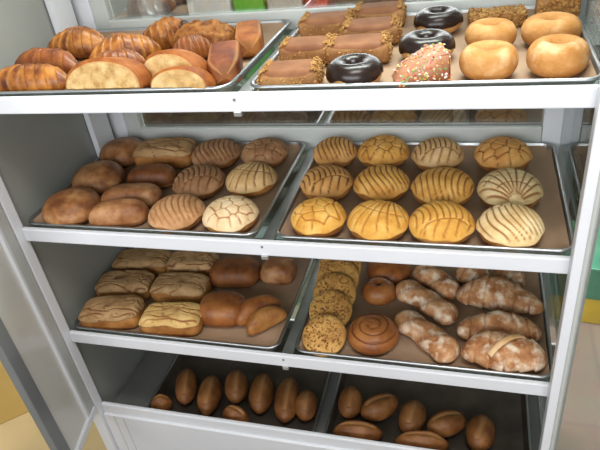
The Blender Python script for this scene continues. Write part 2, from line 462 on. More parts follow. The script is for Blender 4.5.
def b_round_bun(L, W, H, seed, o):
    P = dome(L / 2, W / 2, H, 2.0, n=34, m=56, seed=seed, lump=0.05)
    mask = np.zeros(P.shape[:2])
    if 'dim' in o:
        r = np.hypot(P[..., 0], P[..., 1])
        d = np.exp(-(r / 0.008) ** 2) * (P[..., 2] > H * 0.4)
        P[..., 2] -= 0.010 * d; mask = d * (1 if o['dim'] else 0.4)
        return link('round_bun', grid_mesh('round_bun', P, mask), SPIRAL)
    a = np.arctan2(P[..., 1], P[..., 0])
    mask = np.clip(1 - np.abs(P[..., 2] - H * 0.16 - 0.003 * np.sin(a * 3 + seed)) / 0.0022, 0, 1) * (np.abs(a + 1.2) < 0.75) * 0.9
    return link('round_bun', grid_mesh('round_bun', P, mask), BUNB)

def b_oblong_roll(L, W, H, seed, o):
    P = dome(L / 2, W / 2, H, 3.2, n=34, m=64, seed=seed, pr=0.5, lump=0.04)
    dk = o.get('dark', 0)
    a = np.arctan2(P[..., 1], P[..., 0])
    mask = np.clip(1 - np.abs(P[..., 2] - H * 0.2) / 0.003, 0, 1) * (P[..., 1] < 0) * (0.7 if dk else 0.5)
    return link('oblong_roll', grid_mesh('oblong_roll', P, mask), {0: OBL, 1: ROLLD, 2: SPIRAL}[dk])

def b_spiral_roll(L, W, H, seed, o):
    P = dome(L / 2, W / 2, H, 2.0, n=80, m=110, seed=seed, pr=0.6, lump=0.03)
    r = np.hypot(P[..., 0] / (L / 2), P[..., 1] / (W / 2)); a = np.arctan2(P[..., 1], P[..., 0])
    d = (r / 0.30 - a / (2 * np.pi)) % 1.0
    g = np.clip(1 - np.minimum(d, 1 - d) / 0.13, 0, 1) * (P[..., 2] > H * 0.4) * np.clip((0.95 - r) / 0.1, 0, 1)
    P[..., 2] -= 0.0045 * g
    return link('spiral_roll', grid_mesh('spiral_roll', P, g), SPIRAL)

# ------------------------------------------------------------------ doughnuts, bars, cookies, cut bread
def torus(R0, rx, rz, z0, n=48, m=28, a0=0.0, a1=2 * math.pi, off=0.0, edge=None, seed=0):
    ph = np.linspace(0, 2 * np.pi, n, endpoint=False)
    full = edge is None
    q = np.linspace(0, 2 * np.pi, m, endpoint=False) if full else np.linspace(0, 1, m)
    rows = []
    for p in ph:
        th = q if full else R(-8 + edge(p)) + q * (R(188 - edge(p * 1.7)) - R(-8 + edge(p)))
        rr = R0 + (rx + off) * np.cos(th)
        rows.append(np.stack([rr * math.cos(p), rr * math.sin(p), z0 + (rz + off) * np.sin(th)], -1))
    P = np.array(rows)
    w = fbm(P, 40, seed) * 0.03
    P[..., 0] *= 1 + w; P[..., 1] *= 1 + w
    return P
def torus_mesh(name, P, closed):
    n, m = P.shape[:2]
    V = P.reshape(-1, 3).tolist(); F = []
    for i in range(n):
        for j in range(m if closed else m - 1):
            a, b = i * m + j, i * m + (j + 1) % m
            c, d = ((i + 1) % n) * m + (j + 1) % m, ((i + 1) % n) * m + j
            F.append((a, b, c, d))
    me = bpy.data.meshes.new(name); me.from_pydata(V, [], F)
    for p in me.polygons: p.use_smooth = True
    a = me.attributes.new('mask', 'FLOAT', 'POINT')
    bm = bmesh.new(); bm.from_mesh(me); bmesh.ops.recalc_face_normals(bm, faces=bm.faces[:]); bm.to_mesh(me); bm.free()
    return me

def b_choc_donut(L, W, H, seed, o):
    R0, rx = L * 0.30, L * 0.20
    d = link('chocolate_doughnut', torus_mesh('chocolate_doughnut', torus(R0, rx, H / 2, H / 2, seed=seed), True), DOUGH)
    rs = random.Random(seed); a = rs.uniform(0, 6)
    e = lambda p: 8 * math.sin(p * 4 + a) + 5 * math.sin(p * 7 + a)
    link('chocolate_glaze', torus_mesh('chocolate_glaze', torus(R0, rx, H / 2, H / 2, off=0.0018, edge=e, seed=seed), False), CHOC, d)
    return d

def b_sugar_donut(L, W, H, seed, o):
    R0, rx = L * 0.278, L * 0.222
    P = torus(R0, rx, H / 2, H / 2, seed=seed, n=60, m=36)
    me = torus_mesh('sugared_doughnut', P, True)
    r = np.hypot(P[..., 0], P[..., 1])
    # fried brown band round the inner dimple and low on the side, where the sugar has rubbed off
    k = np.clip(1 - r / (L * 0.10), 0, 1) + np.clip(1 - np.abs(P[..., 2] / H - 0.30) / 0.14, 0, 1) * (r > R0) * 0.45 * (0.6 + 0.8 * fbm(P, 60, seed))
    me.attributes['mask'].data.foreach_set('value', np.clip(k, 0, 1).reshape(-1).astype(np.float32))
    return link('sugared_doughnut', me, SUGARD)

def chips(name, pts, size, mats, parent, seed, elong=1.4):
    rs = random.Random(seed)
    bm = bmesh.new()
    for (x, y, z) in pts:
        s = size * rs.uniform(0.6, 1.3)
        mt = Matrix.Translation((x, y, z)) @ Matrix.Rotation(rs.uniform(0, 6.28), 4, (rs.gauss(0, 1), rs.gauss(0, 1), rs.gauss(0, 1) + 0.01)) @ Matrix.Diagonal((s * elong, s, s * 0.7, 1))
        r = bmesh.ops.create_icosphere(bm, subdivisions=1, radius=0.5, matrix=mt)
        k = rs.randrange(len(mats))
        for v in r['verts']:
            for f in v.link_faces: f.material_index = k
    me = mesh_bm(name, bm, False)
    for m in mats: me.materials.append(m)
    o = link(name, me, None, parent)
    o['kind'] = 'stuff'
    return o

def rbox(L, W, H, bev=0.006, name='m'):
    bm = bmesh.new()
    box(bm, -L / 2, L / 2, -W / 2, W / 2, 0, H)
    bmesh.ops.bevel(bm, geom=bm.edges[:], offset=bev, segments=4, affect='EDGES', profile=0.5)
    return mesh_bm(name, bm, True)

def b_nut_bar(L, W, H, seed, o):
    b = link('nut_edged_bar', rbox(L, W, H * 0.86, 0.008, 'nut_edged_bar'), SPONGE)
    P = dome(L / 2 * 0.97, W / 2 * 0.98, H * 0.5, 5.0, n=20, m=48, seed=seed, pr=0.3, t1=-20)
    P[..., 2] += H * 0.52
    link('icing', grid_mesh('icing', P), CHOCBAR, b)
    rs = random.Random(seed); pts = []
    for i in range(300):
        e = rs.choice((-1, 1)) if rs.random() < 0.85 else 0
        if e:
            x = e * L / 2 * rs.uniform(0.70, 0.97); y = rs.uniform(-0.47, 0.47) * W; z = H * rs.uniform(0.985, 1.01) - 0.010 * max(0, abs(x) / (L / 2) - 0.86) * 5
            if rs.random() < 0.35: x = e * (L / 2 + 0.0005); z = rs.uniform(0.15, 0.85) * H
        else:
            x = rs.uniform(-0.5, 0.5) * L; y = -W / 2 - 0.0005; z = rs.uniform(0.1, 0.7) * H
        pts.append((x, y, z))
    chips('chopped_nuts', pts, 0.0034, [NUT], b, seed)
    return b

def b_nut_square(L, W, H, seed, o):
    b = link('nut_covered_cake', rbox(L, W, H, 0.006, 'nut_covered_cake'), SPONGE)
    rs = random.Random(seed); pts = []
    for i in range(300):
        if rs.random() < 0.5: pts.append((rs.uniform(-.47, .47) * L, rs.uniform(-.47, .47) * W, H + 0.0005))
        else: pts.append((rs.uniform(-.47, .47) * L, -W / 2 - 0.0005, rs.uniform(0.08, 0.97) * H))
    chips('chopped_nuts', pts, 0.0064, [NUT], b, seed)
    return b

def b_sprinkle_wedge(L, W, H, seed, o):
    # wedge: higher on one side, frosted top sloping towards the viewer
    bm = bmesh.new()
    pr = [(-L / 2, 0), (L / 2, 0), (L / 2, H), (L * 0.15, H * 0.97), (-L * 0.30, H * 0.62), (-L / 2, H * 0.25)]
    a = [bm.verts.new((x, -W * 0.5, z)) for x, z in pr]; b = [bm.verts.new((x, W * 0.5, z)) for x, z in pr]
    bm.faces.new(a[::-1]); bm.faces.new(b)
    for i in range(len(pr)): bm.faces.new((a[i], a[(i + 1) % 6], b[(i + 1) % 6], b[i]))
    bmesh.ops.bevel(bm, geom=bm.edges[:], offset=0.005, segments=3, affect='EDGES')
    w = link('frosted_cake_wedge', mesh_bm('frosted_cake_wedge', bm, True), CAKEY)
    # frosting lies over the top and the front face as a second skin
    bm = bmesh.new()
    top = pr[2:6]
    th = 0.003
    up = [(x, z + th) for x, z in top]
    poly = up + [(-L / 2, H * 0.22)] + [(x, z - 0.002) for x, z in top[::-1]][1:]
    a = [bm.verts.new((x, -W * 0.5 - th, z)) for x, z in up + [(-L / 2 - th, H * 0.18), (L / 2, H * 0.18)]]
    b = [bm.verts.new((x, W * 0.5, z)) for x, z in up + [(-L / 2 - th, H * 0.18), (L / 2, H * 0.18)]]
    bm.faces.new(a[::-1]); bm.faces.new(b)
    for i in range(6): bm.faces.new((a[i], a[(i + 1) % 6], b[(i + 1) % 6], b[i]))
    bmesh.ops.bevel(bm, geom=bm.edges[:], offset=0.003, segments=2, affect='EDGES')
    link('pink_frosting', mesh_bm('pink_frosting', bm, True), PINK, w)
    rs = random.Random(seed); pts = []
    for i in range(200):
        x = rs.uniform(-0.5, 0.5) * L
        zt = np.interp(x, [-L / 2, -L * 0.3, L * 0.15, L / 2], [H * 0.25, H * 0.62, H * 0.97, H]) + th
        if rs.random() < 0.45: pts.append((x, rs.uniform(-0.5, 0.5) * W, zt + 0.0005))
        else: pts.append((x, -W * 0.5 - th - 0.0003, rs.uniform(H * 0.25, max(H * 0.3, zt - 0.001))))
    chips('sprinkles', pts, 0.0024, SPR, w, seed, 2.0)
    return w

def b_cookie(L, W, H, seed, o):
    P = dome(L / 2, W / 2, H, 2.0, n=22, m=44, seed=seed, pr=0.45, lump=0.02, zc=0.5)
    c = link('seeded_cookie', grid_mesh('seeded_cookie', P), COOKIE)
    rs = random.Random(seed); pts = []
    while len(pts) < 230:
        x, y = rs.uniform(-1, 1), rs.uniform(-1, 1)
        r = math.hypot(x, y)
        if r > 0.9: continue
        t = math.acos(min(1, r ** (1 / 0.45))) if r < 1 else 0
        pts.append((x * L / 2, y * W / 2, H * 0.5 + H * 0.5 * abs(math.sin(t)) ** 1.15 + 0.0003))
    chips('seed_topping', pts, 0.0036, [SESAME, NUT], c, seed)
    return c

def b_glazed_bar(L, W, H, seed, o):
    def rad(T, PH):
        e = np.maximum(1 - np.abs(T) ** 8, 0.0) ** 0.4 + 0.02
        q = (np.abs(np.cos(PH)) ** 6 + np.abs(np.sin(PH)) ** 6) ** (-1 / 6)
        return W / 2 * e * q, H / 1.6 * e * q
    P, T, PH = loft(L, 40, 40, rad, 0.0, flat=0.6, seed=seed, lump=0.02)
    ed = np.minimum(np.abs(np.cos(PH)), np.abs(np.sin(PH)))
    mk = np.clip((ed - 0.66) / 0.04, 0, 1) * 0.6 + np.clip((np.abs(T) - 0.9) / 0.08, 0, 1) * 0.3
    return link('glazed_pastry_bar', grid_mesh('glazed_pastry_bar', P, mk), GLAZEL if o.get('light') else GLAZE)

def b_half_bread(L, W, H, seed, o):
    # half-round slab of bread: brown crust arched over a pale cut face that looks to the front
    n, m = 16, 44
    a = np.linspace(0, np.pi, m)
    prof = np.stack([np.cos(a) * L / 2, np.maximum(0, np.sin(a)) ** 0.9 * H], -1)
    rows = []
    for i, q in enumerate(np.linspace(0, 1, n)):
        s = 1.0 if q < 0.3 else math.sqrt(max(0.02, 1 - ((q - 0.3) / 0.7) ** 2.6))
        rows.append(np.stack([prof[:, 0] * (0.55 + 0.45 * s), np.full(m, -W / 2 + q * W), prof[:, 1] * (0.25 + 0.75 * s)], -1))
    P = np.array(rows)
    w = fbm(P, 45, seed) * 0.03; P[..., 0] *= 1 + w; P[..., 2] *= 1 + w
    body = link('cut_bread_half', grid_mesh('cut_bread_half', P), GLAZEL)
    rr = np.linspace(1.0, 0.02, 24)
    C = np.stack([np.stack([P[0, :, 0] * 0.95 * r, np.full(m, -W / 2 - 0.003), P[0, :, 2] * 0.82 * r + H * 0.03], -1) for r in rr])
    C[..., 1] += fbm(C, 160, seed) * 0.0022
    C = np.concatenate([P[:1] * np.array([0.96, 1, 0.88]), C], 0)
    mk = np.zeros(C.shape[:2]); mk[:2] = 0.6
    link('crumb_face', grid_mesh('crumb_face', C, mk, caps=(False, True)), CRUMB, body)
    return body

BUILD = {k[2:]: v for k, v in list(globals().items()) if k.startswith('b_')}

# ------------------------------------------------------------------ the room
def build_room():
    X0, X1, Y0, Y1, ZC = -2.4, 2.6, -3.4, 1.75, 2.8
    m, nt, b = new_mat('floor_tile')
    N, L = nt.nodes, nt.links
    tc = N.new('ShaderNodeTexCoord'); br = N.new('ShaderNodeTexBrick')
    br.offset = 0.0; br.inputs['Scale'].default_value = 1.0
    br.inputs['Brick Width'].default_value = 0.4; br.inputs['Row Height'].default_value = 0.4; br.inputs['Mortar Size'].default_value = 0.006
    br.inputs['Color1'].default_value = (0.27, 0.215, 0.17, 1); br.inputs['Color2'].default_value = (0.30, 0.24, 0.19, 1); br.inputs['Mortar'].default_value = (0.25, 0.2, 0.17, 1)
    L.new(tc.outputs['Object'], br.inputs['Vector'])
    nz_ = N.new('ShaderNodeTexNoise'); nz_.inputs['Scale'].default_value = 9
    mx = N.new('ShaderNodeMixRGB'); mx.blend_type = 'MULTIPLY'; mx.inputs['Fac'].default_value = 0.25
    L.new(tc.outputs['Object'], nz_.inputs['Vector']); L.new(br.outputs['Color'], mx.inputs['Color1']); L.new(nz_.outputs['Color'], mx.inputs['Color2'])
    L.new(mx.outputs['Color'], b.inputs['Base Color']); b.inputs['Roughness'].default_value = 0.3
    wall = plain('wall_paint', (0.30, 0.29, 0.27), 0.7, var=0.03)
    struct(boxmesh('floor', (X0, X1, Y0, Y1, -0.1, 0.0), m, bev=0))
    struct(boxmesh('ceiling', (X0, X1, Y0, Y1, ZC, ZC + 0.1), plain('ceiling_paint', (0.5, 0.5, 0.49), 0.8, var=0.02), bev=0))
    struct(boxmesh('wall_back', (X0, X1, Y1, Y1 + 0.1, -0.1, ZC + 0.1), wall, bev=0))
    struct(boxmesh('wall_left', (X0 - 0.1, X0, Y0, Y1 + 0.1, -0.1, ZC + 0.1), wall, bev=0))
    struct(boxmesh('wall_right', (X1, X1 + 0.1, Y0, Y1 + 0.1, -0.1, ZC + 0.1), wall, bev=0))
    # shop front: low wall and a wide window that lets the daylight in
    struct(boxmesh('wall_front', (X0 - 0.1, X1 + 0.1, Y0 - 0.1, Y0, -0.1, 0.35), wall, bev=0))
    struct(boxmesh('aisle_light_blocker', (-1.6, 1.6, -1.88, -1.84, 0.0, 1.26), wall))  # added unseen blocker, keeps low window light off the bottom level
    w = struct(empty('window_1', ((X0 + X1) / 2, Y0 - 0.05, 0.35)))
    for i in range(4):
        x = -2.5 + i * 5.0 / 3
        boxmesh('mullion', (x - 0.03, x + 0.03, -0.03, 0.03, 0.0, ZC - 0.35), M_WHITE, w)
    for z in (0.0, ZC - 0.41):
        boxmesh('window_rail', (-2.5, 2.5, -0.03, 0.03, z, z + 0.06), M_WHITE, w)
    boxmesh('pane', (-2.5, 2.5, -0.004, 0.004, 0.06, ZC - 0.41), glass('window_glass', (0.95, 0.97, 0.97), 0.0), w, bev=0)
build_room()

# ------------------------------------------------------------------ the display case
W = 0.97
ZS = {1: 1.1095, 2: 0.85, 3: 0.5824, 4: 0.3537}
def build_case():
    t = tag(empty('display_case', (0, 0, 0)), 'white framed glass bakery display case holding four levels of trays', 'display case')
    TOP = 1.62
    boxmesh('front_post', (-0.030, -0.002, -0.020, 0.004, 0.0, TOP), M_WHITE, t)
    boxmesh('front_post', (0.954, 0.9715, -0.028, -0.007, 0.0, TOP), M_WHITE, t)
    boxmesh('back_post', (-0.026, 0.026, 0.374, 0.405, 0.0, TOP), M_WHITE, t)
    boxmesh('back_post', (W - 0.028, W + 0.024, 0.374, 0.405, 0.0, TOP), M_WHITE, t)
    boxmesh('back_stile', (0.026, 0.062, 0.376, 0.400, 0.36, TOP), M_GREYP, t)
    boxmesh('back_glass', (0.060, W - 0.028, 0.384, 0.392, 0.36, TOP), M_MIRROR, t, bev=0)
    boxmesh('side_panel', (-0.024, -0.014, 0.004, 0.374, 0.29, TOP), M_PANEL, t, bev=0)
    boxmesh('side_trim', (-0.012, 0.001, 0.288, 0.352, 0.36, TOP), M_WHITE, t, bev=0.001)
    boxmesh('side_glass', (W + 0.006, W + 0.012, -0.006, 0.374, 0.29, TOP), M_SIDEGLASS, t, bev=0)
    boxmesh('top_rail', (-0.026, W + 0.024, -0.020, 0.005, TOP, TOP + 0.05), M_WHITE, t)
    boxmesh('top_rail', (-0.026, W + 0.024, 0.380, 0.405, TOP, TOP + 0.05), M_WHITE, t)
    boxmesh('top_glass', (-0.02, W + 0.02, 0.005, 0.380, TOP + 0.01, TOP + 0.018), M_SIDEGLASS, t, bev=0)
    # base cabinet: white sill over a white front with two upright seams
    boxmesh('base_cabinet', (-0.024, W + 0.022, 0.004, 0.40, 0.08, 0.293), M_WHITE, t)
    boxmesh('plinth', (-0.01, W + 0.01, 0.03, 0.39, 0.0, 0.08), M_DARKSTILE, t)
    sill = boxmesh('base_sill', (-0.001, W + 0.002, -0.006, 0.004, 0.322, ZS[4]), M_WHITE, t, bev=0.003)
    boxmesh('base_front', (-0.001, W + 0.002, -0.012, 0.004, 0.09, 0.324), M_WHITE, t, bev=0.002)
    for x in (0.028, 0.052):
        boxmesh('panel_seam', (x, x + 0.0022, -0.0128, -0.010, 0.09, 0.322), M_GREYP, t, bev=0)
    boxmesh('deck', (-0.010, W + 0.010, 0.004, 0.376, 0.293, 0.2985), plain('deck_laminate', (0.16, 0.16, 0.155), 0.35), t, bev=0)
    # left door, swung open towards the viewer
    d = empty('door', (-0.002, -0.022, 0.36), R(14)); d.parent = t
    boxmesh('hinge_stile', (-0.020, 0.0, -0.030, -0.002, 0.010, TOP - 0.36), M_GREYP, d)
    boxmesh('hinge_bead', (-0.016, 0.001, -0.040, -0.030, 0.010, TOP - 0.36), M_WHITE, d)
    boxmesh('bottom_rail', (-0.018, 0.002, -0.172, -0.002, -0.008, 0.010), M_WHITE, d)
    boxmesh('outer_stile', (-0.016, 0.0, -0.170, -0.136, 0.010, TOP - 0.36), M_DARKSTILE, d)
    boxmesh('door_pane', (-0.010, -0.006, -0.136, -0.040, 0.010, TOP - 0.36), M_SHEENPANE, d, bev=0)
    # right door, swung wide to the side
    d = empty('door', (0.974, -0.016, 0.36), R(-38)); d.parent = t
    boxmesh('hinge_stile', (0.002, 0.008, -0.014, 0.004, 0.0, TOP - 0.36), M_GREYP, d)
    boxmesh('bottom_rail', (0.002, 0.44, -0.014, 0.004, -0.02, 0.0), M_WHITE, d)
    boxmesh('outer_stile', (0.41, 0.44, -0.014, 0.004, 0.0, TOP - 0.36), M_WHITE, d)
    boxmesh('door_pane', (0.008, 0.41, -0.007, -0.003, 0.0, TOP - 0.36), M_PANE, d, bev=0)
build_case()

def build_shelf(k, name):
    z = ZS[k]
    s = tag(empty('glass_shelf', (0, 0, z - 0.02)), name, 'shelf', 'white fronted glass shelves of the case')
    a = -0.001 if k > 1 else -0.060
    b = W + 0.001 if k > 1 else W + 0.060
    y0, y1 = -0.006, 0.004
    boxmesh('front_rail', (a, b, y0, y1, -0.008, 0.020), M_WHITE, s, bev=0.0022)
    boxmesh('back_rail', (0.062, W - 0.029, 0.3705, 0.3825, -0.006, 0.054 if k > 1 else 0.040), M_GREYP, s, bev=0.0015)
    boxmesh('glass_panel', (0.002, W - 0.002, y1, 0.3705, -0.001, 0.0045), M_SHELFGLASS, s, bev=0)
    boxmesh('side_bracket', (0.0, 0.006, 0.016, 0.335, -0.007, -0.001), M_GREYP, s, bev=0)
    boxmesh('gap_sheen_strip', (0.4725, 0.4955, 0.006, 0.3705, 0.0047, 0.0085), M_ALU, s, bev=0.001)  # added strip, its grey stands in for glass reflections between the trays
    boxmesh('side_bracket', (W - 0.006, W, 0.016, 0.335, -0.007, -0.001), M_GREYP, s, bev=0)
    boxmesh('support_clip', (0.478, 0.490, y0 - 0.003, y0 + 0.004, -0.014, -0.006), M_CLIP, s, bev=0.001)
    boxmesh('rivet', (0.480, 0.484, y0 - 0.0015, y0 + 0.002, 0.009, 0.013), M_DARKSTILE, s, bev=0.0005)
build_shelf(1, 'top glass shelf with white front rail, carrying croissants and doughnuts')
build_shelf(2, 'second glass shelf with white front rail, carrying the two trays of conchas')
build_shelf(3, 'third glass shelf with white front rail, carrying crackle rolls and sugared pastries')

# ------------------------------------------------------------------ trays and their paper
def rr_ring(x0, x1, y0, y1, r, z, k=6):
    out = []
    for cx, cy, a in ((x1 - r, y1 - r, 0), (x0 + r, y1 - r, 90), (x0 + r, y0 + r, 180), (x1 - r, y0 + r, 270)):
        for i in range(k + 1):
            t = R(a + 90 * i / k)
            out.append((cx + r * math.cos(t), cy + r * math.sin(t), z))
    return out

def build_tray(x0, x1, y0, y1, z, label, plabel, h=0.0205, dark=False):
    w, d = x1 - x0, y1 - y0
    t = tag(empty('baking_tray', ((x0 + x1) / 2, (y0 + y1) / 2, z)), label, 'tray', 'dark baking trays on the bottom level' if dark else 'aluminium baking trays in the case')
    def ring(i, zz, r): return rr_ring(-w / 2 + i, w / 2 - i, -d / 2 + i, d / 2 - i, r, zz)
    P = np.array([ring(0.013, 0.0, 0.016), ring(0.006, h - 0.001, 0.020), ring(0.0045, h - 0.0005, 0.021), ring(0.0045, h - 0.003, 0.021), ring(0.0145, -0.0 + 0.0, 0.016)])
    P = np.array([ring(0.0128, 0.0014, 0.016), ring(0.0055, h - 0.001, 0.021), ring(0.0040, h - 0.001, 0.022), ring(0.0120, 0.0, 0.017)])
    link('pan', grid_mesh('pan', P), M_SHADETRAY if dark else M_ALU, t)
    for p in t.children[0].data.polygons: p.use_smooth = False
    c = ring(0.0028, h - 0.0026, 0.022)
    n = len(c); rim = []
    for i in range(n):
        q = Vector(c[i]); a = Vector(c[(i + 1) % n]) - Vector(c[i - 1]); nrm = Vector((a.y, -a.x, 0)).normalized()
        rim.append([tuple(q + nrm * 0.0026 * math.cos(u) + Vector((0, 0, 0.0026 * math.sin(u)))) for u in np.linspace(0, 2 * math.pi, 8, endpoint=False)])
    link('rim', torus_mesh('rim', np.array(rim), True), M_RIM, t)
    if dark: return
    nx, ny = 44, 34
    u, v = np.meshgrid(np.linspace(-1, 1, nx), np.linspace(-1, 1, ny), indexing='ij')
    X, Y = u * (w / 2 - 0.0084), v * (d / 2 - 0.0084)
    Q = np.stack([X, Y, np.zeros_like(X)], -1)
    wob = np.abs(fbm(Q, 35, int(x0 * 100) + int(z * 100)))
    edge = np.clip((np.maximum(np.abs(u), np.abs(v)) - 0.93) / 0.07, 0, 1)
    Q[..., 2] = 0.0016 + wob * 0.0006 * (1 - edge) + edge ** 1.3 * (0.0135 + wob * 0.002)
    Q[..., :2] *= (1 - 0.004 * edge * wob)[..., None]
    o = link('parchment_sheet', grid_mesh('parchment_sheet', Q, wrap=False), M_PAPER)
    o.location = t.location
    tag(o, plabel, 'baking paper', 'brown parchment sheets lining the trays')

LEFT, RIGHT = (-0.003, 0.4705), (0.4975, 0.9665)
NM = {1: 'top shelf', 2: 'second shelf', 3: 'third shelf'}
WHAT = {(1, 0): 'croissants and cut bread', (1, 1): 'doughnuts and nut bars', (2, 0): 'brown buns and dark conchas', (2, 1): 'twelve conchas', (3, 0): 'crackle topped rolls', (3, 1): 'cookies and sugared pastries'}
for k in (1, 2, 3):
    for j, (a, b) in enumerate((LEFT, RIGHT)):
        build_tray(a, b, 0.0055, 0.3665, ZS[k] - 0.0142,
                   f'aluminium tray of {WHAT[k, j]}, {("left", "right")[j]} side of the {NM[k]}',
                   f'brown parchment under the {WHAT[k, j]} on the {NM[k]}', 0.0205)
build_tray(0.095, 0.508, 0.0055, 0.3665, 0.2990, 'shade-darkened tray of bolillo rolls, left side of the bottom level', None, 0.022, True)
build_tray(0.530, 0.955, 0.0055, 0.3665, 0.2990, 'shade-darkened tray of bolillo rolls, right side of the bottom level', None, 0.022, True)

